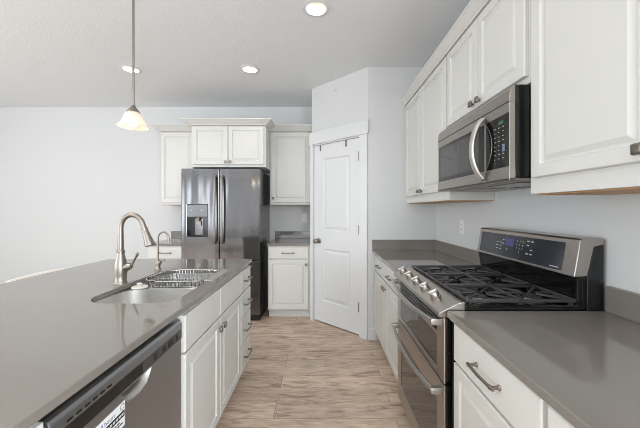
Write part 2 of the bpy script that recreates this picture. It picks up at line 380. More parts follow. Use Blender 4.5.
def cabinet(name, label, loc, rz, x0, x1, d, z0, z1, doors=(), drawers=(), toe=False, group=None, hollow=None, under=False, fixed=()):
    e = thing(name, label, 'cabinet', loc, rz, group)
    m = MB()
    if hollow:
        m.box(x0, x1, 0, d, z0, hollow).box(x0, x1, 0, .02, hollow, z1).box(x0, x0+.018, .02, d, hollow, z1).box(x1-.018, x1, .02, d, hollow, z1)
    else: m.box(x0, x1, 0, d, z0, z1, .0012)
    m.build('cabinet_body', 'cab', e)
    if toe: MB().box(x0+.002, x1-.002, .07, d, .001, z0-.0005).build('toe_kick', 'cab', e)
    if under: MB().box(x0+.004, x1-.004, .022, d-.002, z0-.004, z0-.0003).build('bottom_panel', 'cabwood', e, label='tan bare wood underside')
    for a, b, c0, c1, kn in doors:
        q = MB().panel(a, b, c0, c1, [(i, y-.0005) for i, y in DOORP]).build('door', 'cab', e)
        if kn: knob_part(q, kn[0], kn[1])
    for a, b, c0, c1, pulls in drawers:
        q = MB().panel(a, b, c0, c1, [(i, y-.0005) for i, y in SLABP]).build('drawer', 'cab', e)
        for p in pulls: pull_part(q, p, (c0+c1)/2)
    for a, b, c0, c1 in fixed:
        MB().panel(a, b, c0, c1, [(i, y-.0005) for i, y in SLABP]).build('drawer_front', 'cab', e)
    return e
ZT, ZC0, ZC = .877, .879, .905        # cabinet top, counter underside, counter top
UB, UT, CT = 1.372, 2.345, 2.406       # wall cabinets: bottom, top, crown top
CROWN = [(0, 0), (-.004, 0), (-.006, .008), (-.012, .012), (-.026, .028), (-.042, .048), (-.046, .050), (-.046, .061), (0, .061)]
def crown(parent, x0, x1, z, d, left=True, right=True, name='crown_molding', k=1.0, kz=1.0):
    """crown on a cabinet: mitred front run with returns; local front at y=0"""
    rings = []
    for yy, zz in CROWN:
        yy *= k; zz *= kz; p = -yy
        rings.append((x0-(p if left else 0), x1+(p if right else 0), yy-.019, z+zz))
    m = MB()
    rows = [[(a, y, zz), (b, y, zz)] for a, b, y, zz in rings]
    loops = []
    for a, b, y, zz in rings: loops.append([(a, y, zz), (b, y, zz), (b, d, zz), (a, d, zz)])
    m.loft(loops); return m.build(name, 'cab', parent)
# right run, wall cabinets (door faces at x=.836)
UX, UD = .843, .300
e = cabinet('wall_cabinet', 'white double-door wall cabinet at the far end of the right wall, left of the microwave', (UX, 2.505, 0), RIGHT, -.508, .513, UD, UB, UT,
    doors=[(-.475, -.022, 1.435, UT-.012, (-.052, 1.463)), (-.010, .500, 1.435, UT-.012, (.022, 1.463))], group='white wall cabinets on the right wall', under=True)
e = cabinet('wall_cabinet', 'short white double-door wall cabinet directly above the microwave', (UX, 1.6035, 0), RIGHT, -.3865, .3865, UD, 1.826, UT,
    doors=[(-.378, -.005, 1.855, UT-.012, (-.034, 1.885)), (.005, .378, 1.855, UT-.012, (.034, 1.885))], group='white wall cabinets on the right wall')
e = cabinet('wall_cabinet', 'largest white wall cabinet nearest the camera, right of the microwave', (UX, .735, 0), RIGHT, -.480, .475, UD, UB, UT,
    doors=[(-.450, -.002, 1.435, UT-.012, (-.030, 1.465)), (.008, .456, 1.435, UT-.012, None)], group='white wall cabinets on the right wall', under=True)
cr = thing('crown_molding', 'white crown moulding along the top of the right wall cabinets', 'crown moulding', (UX, 1.64, 0), RIGHT)
crown(cr, -1.374, 1.38, UT+.001, UD, False, False, 'molding')
# right run, base cabinets
BX, BD = .536, .60
far_l, far_r = 3.0, 1.972
e = cabinet('base_cabinet', 'white base cabinet in the far right corner with one wide drawer over double doors', (BX, 2.486, 0), RIGHT, -.512, .512, BD, .105, ZT,
    doors=[(-.490, -.004, .118, .705, (-.035, .655)), (.004, .490, .118, .705, (.035, .655))], toe=True, group='white base cabinets under the right counter')
dwr = MB().panel(-.490, .490, .718, .862, [(i, y-.0005) for i, y in SLABP]).build('drawer', 'cab', e)
pull_part(dwr, -.235, .79, .115); pull_part(dwr, .215, .79, .115)
e = cabinet('base_cabinet', 'white base cabinet with a pull drawer directly right of the range', (BX, .945, 0), RIGHT, -.245, .243, BD, .105, ZT,
    doors=[(-.238, .236, .118, .708, (.20, .655))], drawers=[(-.238, .236, .718, .862, [.005])], toe=True, group='white base cabinets under the right counter')
e = cabinet('base_cabinet', 'white base cabinet nearest the camera under the right counter, mostly cut off', (BX, .25, 0), RIGHT, -.449, .449, BD, .105, ZT,
    doors=[(-.442, -.004, .118, .708, (-.035, .655)), (.004, .442, .118, .708, (.035, .655))], drawers=[(-.442, .442, .718, .862, [])], toe=True, group='white base cabinets under the right counter')
# back wall cabinets
BYB, BYU = 3.60, 3.895
crL = cabinet('wall_cabinet', 'tall narrow white wall cabinet left of the fridge on the back wall', (0, BYU, 0), 0, -2.10, -1.655, .30, UB, UT-.028,
    doors=[(-2.087, -1.665, 1.40, UT-.040, None)], group='white wall cabinets around the fridge', under=True)
crown(crL, -2.10, -1.655, UT-.027, .30, True, False, k=1.7, kz=1.2)
e = cabinet('wall_cabinet', 'wide white double-door cabinet directly above the fridge', (0, BYB, 0), 0, -1.572, -.680, .595, 1.818, UT-.028,
    doors=[(-1.55, -1.132, 1.848, UT-.040, (-1.155, 1.876)), (-1.124, -.702, 1.848, UT-.040, (-1.10, 1.876))], group='white wall cabinets around the fridge')
crown(e, -1.572, -.680, UT-.027, .24, True, True, k=1.7, kz=.95)
e = cabinet('wall_cabinet', 'white single-door wall cabinet between the fridge and the pantry door', (0, BYU, 0), 0, -.6795, -.128, .30, UB, UT-.028,
    doors=[(-.665, -.150, 1.40, UT-.040, (-.635, 1.455))], group='white wall cabinets around the fridge', under=True)
crown(e, -.6795, -.128, UT-.027, .30, False, False, k=1.7, kz=1.2)
e = cabinet('base_cabinet', 'white base cabinet with one drawer left of the fridge, behind the tall faucet', (0, BYB, 0), 0, -2.10, -1.665, .595, .105, ZT,
    doors=[(-2.09, -1.675, .118, .708, (-1.71, .655))], drawers=[(-2.09, -1.675, .722, .862, [-1.88])], toe=True, group='white base cabinets on the back wall')
e = cabinet('base_cabinet', 'white base cabinet with one drawer and one door between the fridge and the pantry', (0, BYB, 0), 0, -.655, -.140, .595, .105, ZT,
    doors=[(-.645, -.168, .118, .708, (-.195, .655))], drawers=[(-.645, -.168, .722, .862, [-.41])], toe=True, group='white base cabinets on the back wall')
# island (cabinet doors face +X at x=-.585)
IX = -.604
e = cabinet('base_cabinet', 'white island cabinet at the near end, left of the dishwasher, mostly out of frame', (IX, .18, 0), ISL, -.44, .457, .58, .105, ZT,
    doors=[(-.43, -.004, .118, .69, None), (.004, .452, .118, .69, None)], fixed=[(-.43, .452, .70, .862)], toe=True, group='white island cabinets')
e = cabinet('base_cabinet', 'white island sink cabinet with two panel doors, right of the dishwasher', (IX, 1.714, 0), ISL, -.442, .439, .58, .105, ZT,
    doors=[(-.434, -.004, .118, .69, (-.034, .640)), (.004, .434, .118, .69, (.034, .640))], fixed=[(-.434, -.004, .70, .857), (.004, .434, .70, .857)], toe=True, hollow=.62, group='white island cabinets')
e = cabinet('drawer_cabinet', 'white stack of four drawers at the far end of the island', (IX, 2.298, 0), ISL, -.143, .143, .58, .105, ZT,
    drawers=[(-.137, .140, .70, .857, [0]), (-.137, .140, .515, .69, [0]), (-.137, .140, .315, .505, [0]), (-.137, .140, .118, .305, [0])], toe=True, group='white island cabinets')
o = MB().box(-1.215, -1.186, -.26, 2.441, .001, ZT, .001).build('island_back_panel', 'cab'); tag(o, 'white panel closing the seating side of the island', 'panel')

# ------------------------------------------------------------------ countertops
def counter(name, label, slabs, splashes):
    e = thing(name, label, 'countertop')
    m = MB()
    for s in slabs: m.box(*s, ZC0, ZC, .003, 2)
    m.build('slab', 'quartz', e)
    for s in splashes: MB().box(*s, ZC+.0003, 1.007, .002, 2).build('backsplash', 'quartz', e)
counter('countertop', 'near grey quartz counter on the right, in front of the range', [(.497, X_R-.001, -.22, 1.198)], [(X_R-.022, X_R-.001, -.22, 1.192)])
counter('countertop', 'far grey quartz counter on the right, between the range and the pantry wall', [(.497, X_R-.001, 1.970, PB.y-.001)],
        [(X_R-.022, X_R-.001, 1.970, PB.y-.0225), (.497, X_R-.001, PB.y-.022, PB.y-.001)])
counter('countertop', 'short grey quartz counter left of the fridge', [(-2.11, -1.66, 3.565, Y_B-.001)], [(-2.11, -1.66, Y_B-.022, Y_B-.001)])
counter('countertop', 'short grey quartz counter right of the fridge', [(-.662, -.127, 3.565, Y_B-.001)], [(-.662, -.127, Y_B-.022, Y_B-.001)])
SX0, SX1, SY0, SY1 = -1.062, -.655, 1.295, 2.045
isl = thing('countertop', 'large grey quartz island top with the sink cut into it', 'countertop')
MB().holed(rect(-1.752, -.578, -.28, 2.452), [rrect(SX0, SX1, SY0, SY1, .125, 10)], ZC-ZC0, Matrix.Translation((0, 0, ZC)), .003).build('slab', 'quartz', isl)

# ------------------------------------------------------------------ sink and what is on it
sk = thing('kitchen_sink', 'double-bowl stainless sink set under the island top', 'sink', (0, 0, 0))
def bowl(x0, x1, y0, y1, r):
    zf = ZC0-.0015
    spec_o = [(.055, .655, .05), (.03, .662, .06), (.018, .69, .05), (.012, zf-.004, .0), (-.006, zf-.004, 0), (-.006, zf, 0)]
    rings = []
    def R(ins, z): return [(px, py, z) for px, py in rrect(x0+ins, x1-ins, y0+ins, y1-ins, max(r-ins*.5, .02), 8)]
    for ins, z, _ in [(.06, .664, 0), (.02, .667, 0), (.002, .69, 0), (-.004, zf-.003, 0), (-.012, zf-.003, 0), (-.012, zf, 0), (0, zf, 0), (.006, .70, 0), (.022, .676, 0), (.05, .670, 0), (.12, .668, 0)]:
        rings.append(R(ins, z))
    b = MB().loft(rings).build('bowl', 'satin', sk, angle=60)
    MB().lathe([(0, 0), (.043, 0), (.043, .003), (.034, .004), (.03, .001), (0, .001)], ((x0+x1)/2, (y0+y1)/2, .6683)).build('drain', 'brightsteel', b)
MB().holed(rect(SX0-.014, SX1+.014, SY0-.014, SY1+.014), [rrect(SX0-.0065, SX1+.0065, SY0-.0065, 1.6305, .125, 8), rrect(SX0-.0065, SX1+.0065, 1.6495, SY1+.0065, .125, 8)], .0018, Matrix.Translation((0, 0, ZC0-.0048))).build('sink_deck', 'satin', sk)
bowl(SX0-.001, SX1+.001, SY0-.001, 1.625, .12)
bowl(SX0-.001, SX1+.001, 1.655, SY1+.001, .12)

# wire drying rack over the far bowl
rk = thing('dish_rack', 'chrome wire dish rack set over the far bowl of the sink', 'dish rack', (0, 0, 0))
rx0, rx1, ry0, ry1 = SX0+.014, SX1-.006, 1.70, SY1-.014
zr = ZC-.004
m = MB()
RR = .115
fr = rrect(rx0, rx1, ry0, ry1, RR, 8)
def inset(d): return RR-math.sqrt(max(RR*RR-(RR-d)**2, 0)) if d < RR else 0.
m.tube([(p[0], p[1], zr) for p in fr]+[(fr[0][0], fr[0][1], zr)], .0045, 8)
m.build('top_rim', 'chrome', rk)
# flat rails that rest on the counter on the aisle side of the bowl
MB().box(rx1-.012, rx1+.042, ry0, ry1, ZC+.0004, ZC+.0030, .001).build('side_rail', 'satin', rk)
zb = .80
m = MB(); n = 22
for i in range(n+1):
    y = ry0+.012+(ry1-ry0-.024)*i/n; q = inset(min(y-ry0, ry1-y)); a, b = rx0+q, rx1-q
    m.tube([(a, y, zr), (a+.012, y, zb+.02), (a+.03, y, zb), (b-.03, y, zb), (b-.012, y, zb+.02), (b, y, zr)], .0018, 6)
m.build('basket_wire', 'chrome', rk)
m = MB(); n = 20
for i in range(n+1):
    x = rx0+.012+(rx1-rx0-.024)*i/n; q = inset(min(x-rx0, rx1-x)); a, b = ry0+q, ry1-q
    m.tube([(x, a, zr), (x, a+.012, zb+.02), (x, a+.03, zb+.003), (x, b-.03, zb+.003), (x, b-.012, zb+.02), (x, b, zr)], .0018, 6)
for zz in (.87, .835):
    rr = rrect(rx0+.006, rx1-.006, ry0+.006, ry1-.006, RR-.006, 8); m.tube([(p[0], p[1], zz) for p in rr]+[(rr[0][0], rr[0][1], zz)], .002, 6)
m.build('cross_wire', 'chrome', rk)
m = MB()
for i in range(12):
    x = rx0+.06+(rx1-rx0-.12)*i/11
    m.tube([(x, ry0+.12, zb+.003), (x, ry0+.125, zb+.085), (x, ry0+.15, zb+.085), (x, ry0+.155, zb+.003)], .0018, 6)
m.tube([(rx0+.04, ry0+.138, zb+.085), (rx1-.04, ry0+.138, zb+.085)], .002, 6)
m.build('plate_divider', 'chrome', rk)
# disposal stopper perched at the edge of the near bowl
st = thing('sink_stopper', 'round cream disposal stopper with a knob on the divider between the sink bowls', 'stopper', (-1.0, 1.642, ZC0+.0002))
MB().lathe([(0, 0), (.034, 0), (.041, .003), (.042, .007), (.039, .011), (.02, .013), (0, .013)], (0, 0, 0)).build('disc', 'rubber', st)
MB().lathe([(0, .0131), (.009, .0131), (.008, .017), (.014, .022), (.015, .026), (.010, .029), (0, .030)], (0, 0, 0), seg=20).build('knob', 'rubber', st)

# faucets
fx, fy = -1.112, 1.653
fc = thing('kitchen_faucet', 'tall brushed nickel gooseneck pull-down faucet beside the near sink bowl', 'faucet', (fx, fy, ZC+.0003))
MB().lathe([(0, 0), (.034, 0), (.034, .005), (.031, .009), (.0285, .014), (.031, .045), (.0325, .075), (.0305, .105), (.024, .135), (.0185, .158), (.018, .166), (.0215, .170), (.0215, .178), (.017, .183), (0, .183)], seg=32).build('faucet_body', 'nickel', fc)
arc = [(0, 0, .18), (0, 0, .24), (0, 0, .29)]
for i in range(0, 17):
    a = PI-PI*.87*i/16; arc.append((.062+.062*math.cos(a), 0, .303+.072*math.sin(a)))
arc.append((arc[-1][0]+.011, 0, arc[-1][2]-.030))
MB().tube(arc, [.0150]*2+[.0135]*(len(arc)-2), 18).build('spout', 'nickel', fc)
p = Vector(arc[-1]); d = (Vector(arc[-1])-Vector(arc[-2])).normalized(); d = Vector((.33, 0, -.94)).normalized()
MB().lathe([(0, -.004), (.0150, -.004), (.0165, .004), (.0150, .010), (.0165, .016), (.0185, .04), (.0225, .075), (.0255, .092), (.0255, .099), (.022, .103), (0, .103)], p, d, 24).build('spray_head', 'nickel', fc)
hm = MB().lathe([(0, 0), (.020, 0), (.022, .012), (.019, .030), (.014, .042), (0, .046)], (.022, 0, .085), (.95, -.1, .25), 20)
hm.tube([(.055, 0, .093), (.066, -.004, .106), (.085, -.010, .136), (.104, -.016, .166)], [.0075, .0065, .0068, .0085], 12)
hm.build('handle', 'nickel', fc)
wx, wy = -1.108, 2.02
ff = thing('water_faucet', 'small slender nickel drinking-water faucet behind the tall faucet', 'faucet', (wx, wy, ZC+.0003))
MB().lathe([(0, 0), (.022, 0), (.022, .004), (.017, .008), (.014, .02), (.017, .035), (.016, .055), (.010, .068), (.0065, .075), (0, .075)], seg=24).build('faucet_body', 'nickel', ff)
arc = [(0, 0, .07), (0, 0, .12), (0, 0, .19)]
for i in range(0, 15):
    a = PI-PI*.92*i/14; arc.append((.036+.036*math.cos(a), 0, .212+.040*math.sin(a)))
MB().tube(arc+[(.073, 0, .190)], .0058, 12).build('spout', 'nickel', ff)
MB().lathe([(0, 0), (.010, 0), (.011, .01), (0, .016)], (.012, 0, .05), (1, 0, .2), 14).tube([(.022, 0, .054), (.034, -.003, .062), (.05, -.006, .064)], [.005, .0045, .006], 10).build('handle', 'nickel', ff)

# ------------------------------------------------------------------ dishwasher (faces +X)
dw = thing('dishwasher', 'stainless dishwasher with a dark control strip built into the island', 'dishwasher', (-.592, .955, 0), ISL)
DWH = .305
MB().box(-DWH, DWH, .032, .58, .10, .855).build('tub', 'blackplastic', dw)
MB().box(-DWH, DWH, .08, .58, .002, .099).build('toe_kick', 'blackplastic', dw)
# door skin with a recessed pocket
px0, px1, pz0, pz1 = -.070, .085, .718, .764
dfm = face_mtx((0, 0, 0), (1, 0, 0), (0, 0, 1))
pocket = [(px0, pz1), (px0+.01, pz0+.03), (px0+.03, pz0+.008), (px0+.06, pz0), (px1-.06, pz0), (px1-.03, pz0+.008), (px1-.01, pz0+.03), (px1, pz1)]
MB().holed(rect(-DWH, DWH, .105, .7695), [pocket], .031, dfm, .003).build('door', 'dishsteel', dw)
xm, zm = (px0+px1)/2, pz1
mm = MB().loft([[(x, .003, z) for x, z in pocket], [(xm+(x-xm)*.94, .012, zm+(z-zm)*.86) for x, z in pocket], [(xm+(x-xm)*.82, .024, zm+(z-zm)*.62) for x, z in pocket], [(xm+(x-xm)*.8, .0305, zm+(z-zm)*.58) for x, z in pocket]], cap0=False)
mm.build('handle_pocket', 'satinsteel', dw, label='recessed grip pocket', angle=50)
MB().prism([(.031, .770), (-.001, .770), (-.001, .810), (.031, .810)], -DWH, DWH, 'x', .0015).build('control_strip', 'stripgrey', dw)
MB().prism([(.031, .8105), (-.002, .8105), (-.001, .836), (.005, .846), (.016, .851), (.031, .851)], -DWH, DWH, 'x', .0015).build('top_trim', 'dishsteel', dw)
MB().box(-.29, .03, -.0022, -.0012, .773, .808, .0004).build('display_window', 'black', dw)
m = MB()
for i in range(6): m.box(-.262+i*.026, -.245+i*.026, -.0028, -.0012, .8175, .8225)
m.build('vent_slot', 'dark', dw)
for x, wd in ((.105, .018), (.165, .022), (.20, .014), (.222, .02), (.262, .014)):
    MB().panel(x-wd/2, x+wd/2, .779, .801, [(0, -.0010), (0, -.0022), (.003, -.0022), (.004, -.0014)]).build('button', 'blackplastic', dw)
stk = MB().box(-.178, -.058, -.0012, -.0004, .668, .741).build('energy_sticker', 'sticker', dw)
fm = lambda x, z, y: face_mtx((x, y, z), (1, 0, 0), (0, 0, 1))
MB().text('all hours', .0185, fm(-.132, .7195, -.0014)).build('sticker_text', 'blueprint', stk)
MB().box(-.176, -.060, -.0016, -.0012, .6965, .7145).build('sticker_band', 'dark', stk)
m = MB()
for i in range(9): m.box(-.170+i*.012, -.161+i*.012, -.0019, -.0016, .702, .709)
m.build('sticker_band_print', 'mark', stk)
m = MB()
for r, n in ((.689, 7), (.681, 8)):
    for i in range(n): m.box(-.170+i*.013, -.160+i*.013, -.0015, -.0012, r-.003, r+.002)
m.build('sticker_print', 'darkmark', stk); m = MB()
m.lathe([(.009, 0), (.009, .0003), (.0075, .0003), (.0075, 0), (.009, 0)], (-.070, -.0012, .728), (0, -1, 0), 20)
m.build('sticker_emblem', 'darkmark', stk)

# ------------------------------------------------------------------ gas range (faces -X)
RY = 1.584
g = thing('gas_range', 'stainless double-oven gas range with black cooktop set between the right counters', 'range', (.490, RY, 0), RIGHT)
RW = .380
MB().box(-RW, RW, .032, .635, .09, .893, .002).box(-RW+.02, RW-.02, .08, .62, .002, .09).build('body', 'black', g)
def oven_door(z0, z1, gz0, gz1, hz):
    fmx = face_mtx((0, 0, 0), (1, 0, 0), (0, 0, 1))
    d = MB().holed(rect(-.374, .374, z0, z1), [rrect(-.295, .295, gz0, gz1, .012, 3)], .008, fmx, .003).build('oven_door', 'steel', g)
    MB().box(-.293, .293, .004, .0085, gz0+.002, gz1-.002).build('oven_glass', 'ovenglass', d)
    MB().box(-.371, .371, .0087, .0305, z0+.003, z1-.003, .002).build('door_core', 'black', d)
    m = MB(); pts = []
    for i in range(17):
        t = -1+2*i/16; pts.append((t*.345, -.034-.024*(1-t*t), hz-.012*(1-t*t)))
    m.tube(pts, .0125, 14, .75, up=(0, 0, 1))
    for s in (-1, 1):
        m.prism([(.0, hz-.014), (-.044, hz-.012), (-.046, hz+.012), (0, hz+.016)], s*.345-.012*1, s*.345+.012, 'x', .002)
    m.build('handle', 'handlesteel', d)
    return d
oven_door(.105, .598, .20, .50, .565)
up = oven_door(.606, .872, .635, .775, .848)
MB().box(-.30, .30, -.0012, .0, .792, .862).build('vent_band', 'black', up)
m = MB()
for i in range(4): m.box(-.29, .29, -.0045, -.0013, .798+i*.016, .804+i*.016, .001)
m.build('vent_slat', 'blackplastic', up)
# slanted control panel with rounded ends
cp = [(.031, .876), (-.018, .876), (-.024, .884), (-.021, .894), (.060, .934), (.070, .937), (.082, .937), (.082, .8945), (.031, .8945)]
pan = MB().prism(cp, -RW+.001, RW-.001, 'x', .002).build('control_panel', 'steel', g)
sl = Vector((0, .081, .040)).normalized(); nrm = Vector((0, -sl.z, sl.y))
for lx in (-.306, -.171, -.036, .095, .226):
    c0 = Vector((lx, .021, .9148))
    k = MB().lathe([(0, 0), (.0255, 0), (.0255, .003), (.021, .005), (.0215, .022), (.0195, .025), (0, .025)], c0+nrm*.0008, nrm, 28)
    q = face_mtx(c0, (1, 0, 0), tuple(sl))
    k.box(-.0075, .0075, -.0225, .0225, .022, .036, .003, 2, mtx=q)
    k.build('knob', 'steel', pan)
# cooktop
MB().box(-RW, RW, .0825, .548, .8935, .914, .004, 2).box(-RW, -RW+.014, .0825, .55, .912, .924, .004).box(RW-.014, RW, .0825, .55, .912, .924, .004).build('cooktop', 'black', g)
for bx, by, br in ((-.255, .20, .042), (-.255, .43, .034), (0, .315, .05), (.255, .20, .038), (.255, .43, .045)):
    b = MB().lathe([(0, 0), (br+.018, 0), (br+.016, .004), (br, .006), (br-.002, .012), (0, .012)], (bx, by, .9142)).build('burner', 'nickel', g)
    MB().lathe([(0, .0121), (br-.004, .0121), (br-.002, .016), (br-.006, .019), (0, .020)], (bx, by, .9142)).build('burner_cap', 'iron', b)
def grate(x0, x1, y0, y1):
    m = MB(); t = .006; z0, z1 = .933, .947
    for y in (y0, y1): m.box(x0, x1, y-t, y+t, z0, z1, .002)
    for x in (x0+t, x1-t): m.box(x-t, x+t, y0, y1, z0, z1, .002)
    ym = (y0+y1)/2; xm = (x0+x1)/2
    m.box(x0, x1, ym-t, ym+t, z0, z1, .002)
    for yc in ((y0+ym)/2, (ym+y1)/2):
        h = (y1-y0)/4; w2 = (x1-x0)/2
        for a in (1, 2, 3, 5, 6, 7):
            an = a*PI/4; dx, dy = math.cos(an), math.sin(an)
            s = min(w2/abs(dx) if abs(dx) > .01 else 9, h/abs(dy) if abs(dy) > .01 else 9)-.004
            m.tube([(xm+dx*.030, yc+dy*.030, .9405), (xm+dx*s*.6, yc+dy*s*.6, .9405), (xm+dx*s, yc+dy*s, .938)], .0055, 6)
    for x in (x0+.012, x1-.012):
        for y in (y0+.012, ym, y1-.012): m.box(x-.006, x+.006, y-.006, y+.006, .9145, .936)
    return m.build('grate', 'iron', g)
grate(-.372, -.127, .098, .533); grate(-.123, .123, .098, .533); grate(.127, .372, .098, .533)
# backguard
MB().box(-RW+.004, RW-.004, .555, .573, .8935, 1.04, .003).prism([(.548, .914), (.556, .914), (.556, 1.04), (.53, 1.04), (.53, 1.034)], -RW+.004, RW-.004, 'x').build('backguard_riser', 'black', g)
MB().box(RW-.016, RW-.003, .534, .5545, .9145, 1.032, .006, 3).build('riser_end', 'black', g)
bg = MB().prism([(.520, 1.038), (.545, 1.186), (.552, 1.193), (.632, 1.195), (.640, 1.188), (.640, 1.170), (.600, 1.160), (.572, 1.041)], -RW, RW, 'x', .0025).build('backguard', 'steel', g)
MB().prism([(.5735, .9), (.640, .9), (.640, 1.169), (.601, 1.159), (.5735, 1.041)], -RW+.001, RW-.001, 'x', .002).build('backguard_side', 'blackplastic', g)
up_ = Vector((0, .025, .148)).normalized(); bn = Vector((0, -up_.z, up_.y)); b0 = Vector((0, .520, 1.038))
BF = lambda x, v, off=.0: face_mtx(b0+up_*v+bn*off+Vector((x, 0, 0)), (1, 0, 0), tuple(up_))
gl = MB().holed(rrect(-.348, .312, .012, .134, .006, 3), [], .0012, BF(0, 0, .0014)).build('control_glass', 'panelglass', bg)
MB().holed(rect(-.095, -.022, .075, .116), [], .0006, BF(0, 0, .0021)).build('display', 'display', gl, label='violet lit clock display')
m = MB()
for r in range(3):
    for cc in range(3): m.text('123456789'[r*3+cc], .012, BF(.005+cc*.022, .103-r*.019, .0016), .0002)
m.text('0', .012, BF(.027, .046, .0016), .0002)
for r in range(4):
    for cc in range(2):
        if (r+cc) % 3 != 2: m.holed(rect(.080+cc*.028, .080+cc*.028+.017, .112-r*.021, .117-r*.021), [], .0003, BF(0, 0, .0018))
for r in range(3):
    for cc in range(2): m.holed(rect(-.175+cc*.032, -.175+cc*.032+.017, .085-r*.018, .0885-r*.018), [], .0003, BF(0, 0, .0018))
m.holed(circ(-.075, .055, .005, 16), [circ(-.075, .055, .0035, 16)], .0003, BF(0, 0, .0018))
m.holed(rect(.245, .295, .022, .0255), [], .0003, BF(0, 0, .0018))
for i in range(2): m.holed(rect(-.120, -.106, .100-i*.02, .105-i*.02), [], .0003, BF(0, 0, .0018))
m.build('button_print', 'mark', gl)

# ------------------------------------------------------------------ microwave (faces -X)
mw = thing('microwave', 'stainless over-the-range microwave with an arched handle above the gas range', 'microwave', (.760, 1.5975, 0), RIGHT)
MW = .3775
MB().box(-MW, MW, .024, .382, 1.440, 1.820, .003).build('body', 'black', mw)
MB().prism([(.024, 1.752), (-.002, 1.752), (-.001, 1.77), (.004, 1.80), (.014, 1.816), (.024, 1.819)], -MW, MW, 'x', .0015).build('top_vent', 'steel', mw)
fmx = face_mtx((0, 0, 0), (1, 0, 0), (0, 0, 1))
HX = .192
d = MB().holed(rect(-MW, HX, 1.432, 1.750), [rect(-MW+.012, HX-.004, 1.488, 1.708)], .023, fmx, .0015).build('door', 'steel', mw)
MB().box(-MW+.0125, HX-.0045, .002, .022, 1.4885, 1.7075).build('door_glass', 'black', d)
MB().box(-MW+.045, HX-.055, .0008, .002, 1.51, 1.688).build('window', 'mwglass', d)
pts = []
for i in range(19):
    t = -1+2*i/18; pts.append((HX-.012-.012*(1-t*t), -.006-.044*(1-t*t)**.8, 1.594+t*.142))
MB().tube(pts, .0215, 14, .42, up=(1, 0, 0)).build('handle', 'satinsteel', d)
pn = MB().holed(rect(HX+.002, MW, 1.432, 1.750), [rect(HX+.003, MW-.001, 1.488, 1.708)], .023, fmx, .001).build('control_panel', 'steel', mw)
MB().box(HX+.0035, MW-.0015, .002, .022, 1.4885, 1.7075).build('panel_glass', 'black', pn)
m = MB(); arc = []
for i in range(15):
    t = -1+2*i/14; arc.append((HX+.008+.05*(1-t*t), .0012, 1.598+t*.104))
m.tube(arc, .0014, 6)
m.build('arc_line', 'nickel', pn)
m = MB()
for r in range(8):
    for cc in range(3): m.box(.268+cc*.030, .268+cc*.030+(.007 if r % 3 else .011), .0014, .002, 1.66-r*.019, 1.6625-r*.019)
m.build('key_print', 'mark', pn)
MB().box(.300, .330, .0012, .002, 1.675, 1.688).build('clock_display', 'green', pn)
MB().box(.325, .345, .0010, .0014, 1.555, 1.585).build('key_panel', 'led', pn)
m = MB().box(-MW, MW, .0, .382, 1.428, 1.439, .002).build('bottom_plate', 'nickel', mw)
MB().box(-.30, -.06, .09, .25, 1.4255, 1.4279).build('grease_filter', 'darknickel', m); MB().box(.06, .30, .09, .25, 1.4255, 1.4279).build('grease_filter', 'darknickel', m)
MB().box(-.05, .05, .27, .34, 1.4255, 1.4279).build('lamp_cover', 'blackplastic', m)

# ------------------------------------------------------------------ refrigerator (faces camera)
fr = thing('refrigerator', 'tall stainless french-door refrigerator with ice dispenser on the back wall', 'refrigerator', (-1.1885, 3.50, 0))
FW = .4595
MB().box(-FW+.004, FW-.004, .066, .66, .075, 1.775, .004).build('cabinet_body', 'fridgeside', fr)
MB().box(-FW+.01, FW-.01, .03, .62, .004, .074).build('base_grille', 'blackplastic', fr)
fmx = face_mtx((0, 0, 0), (1, 0, 0), (0, 0, 1))
dx0, dx1, dz0, dz1 = -.395, -.150, .992, 1.368
ld = MB().holed(rect(-FW, -.018, .722, 1.788), [rect(dx0, dx1, dz0, dz1)], .060, fmx, .006).build('door', 'fridge', fr)
rd = MB().holed(rect(-.012, FW, .722, 1.788), [], .060, fmx, .006).build('door', 'fridge', fr)
fz = MB().holed(rect(-FW, FW, .080, .712), [], .060, fmx, .006).build('freezer_drawer', 'fridge', fr)
for par, hx in ((ld, -.055), (rd, .027)):
    pts = [(hx, .0, .915), (hx, -.030, .925)]+[(hx, -.044-.014*math.sin(PI*i/12), .96+(1.66-.96)*i/12) for i in range(13)]+[(hx, -.030, 1.695), (hx, 0, 1.705)]
    MB().tube(pts, .0125, 14, 1.0).build('handle', 'nickel', par)
pts = [(-.36, 0, .640), (-.355, -.03, .640)]+[(-.34+.68*i/10, -.045-.008*math.sin(PI*i/10), .640) for i in range(11)]+[(.355, -.03, .640), (.36, 0, .640)]
MB().tube(pts, .0125, 14).build('handle', 'nickel', fz)
ds = MB().box(dx0+.001, dx1-.001, -.003, .02, 1.225, dz1-.001, .002).build('dispenser_panel', 'greypanel', ld)
MB().box(dx0+.045, dx0+.065, -.0036, -.003, 1.295, 1.305).box(dx1-.085, dx1-.06, -.0036, -.003, 1.295, 1.305).build('panel_print', 'mark', ds)
rc = MB().box(dx0+.001, dx1-.001, .052, .058, dz0+.001, 1.224).box(dx0+.001, dx0+.006, .002, .052, dz0+.001, 1.224).box(dx1-.006, dx1-.001, .002, .052, dz0+.001, 1.224)
rc.box(dx0+.006, dx1-.006, .002, .052, dz0+.001, dz0+.010).box(dx0+.006, dx1-.006, .002, .052, 1.216, 1.224)
rc = rc.build('dispenser_recess', 'black', ld)
MB().cyl((-.268, .03, 1.216), (-.268, .03, 1.17), .022, .016, 18).box(-.295, -.240, .026, .034, 1.12, 1.175, .002).build('dispenser_paddle', 'nickel', rc)
MB().box(-.320, -.225, .046, .0518, 1.01, 1.205, .002).build('dispenser_backplate', 'fridge', rc)

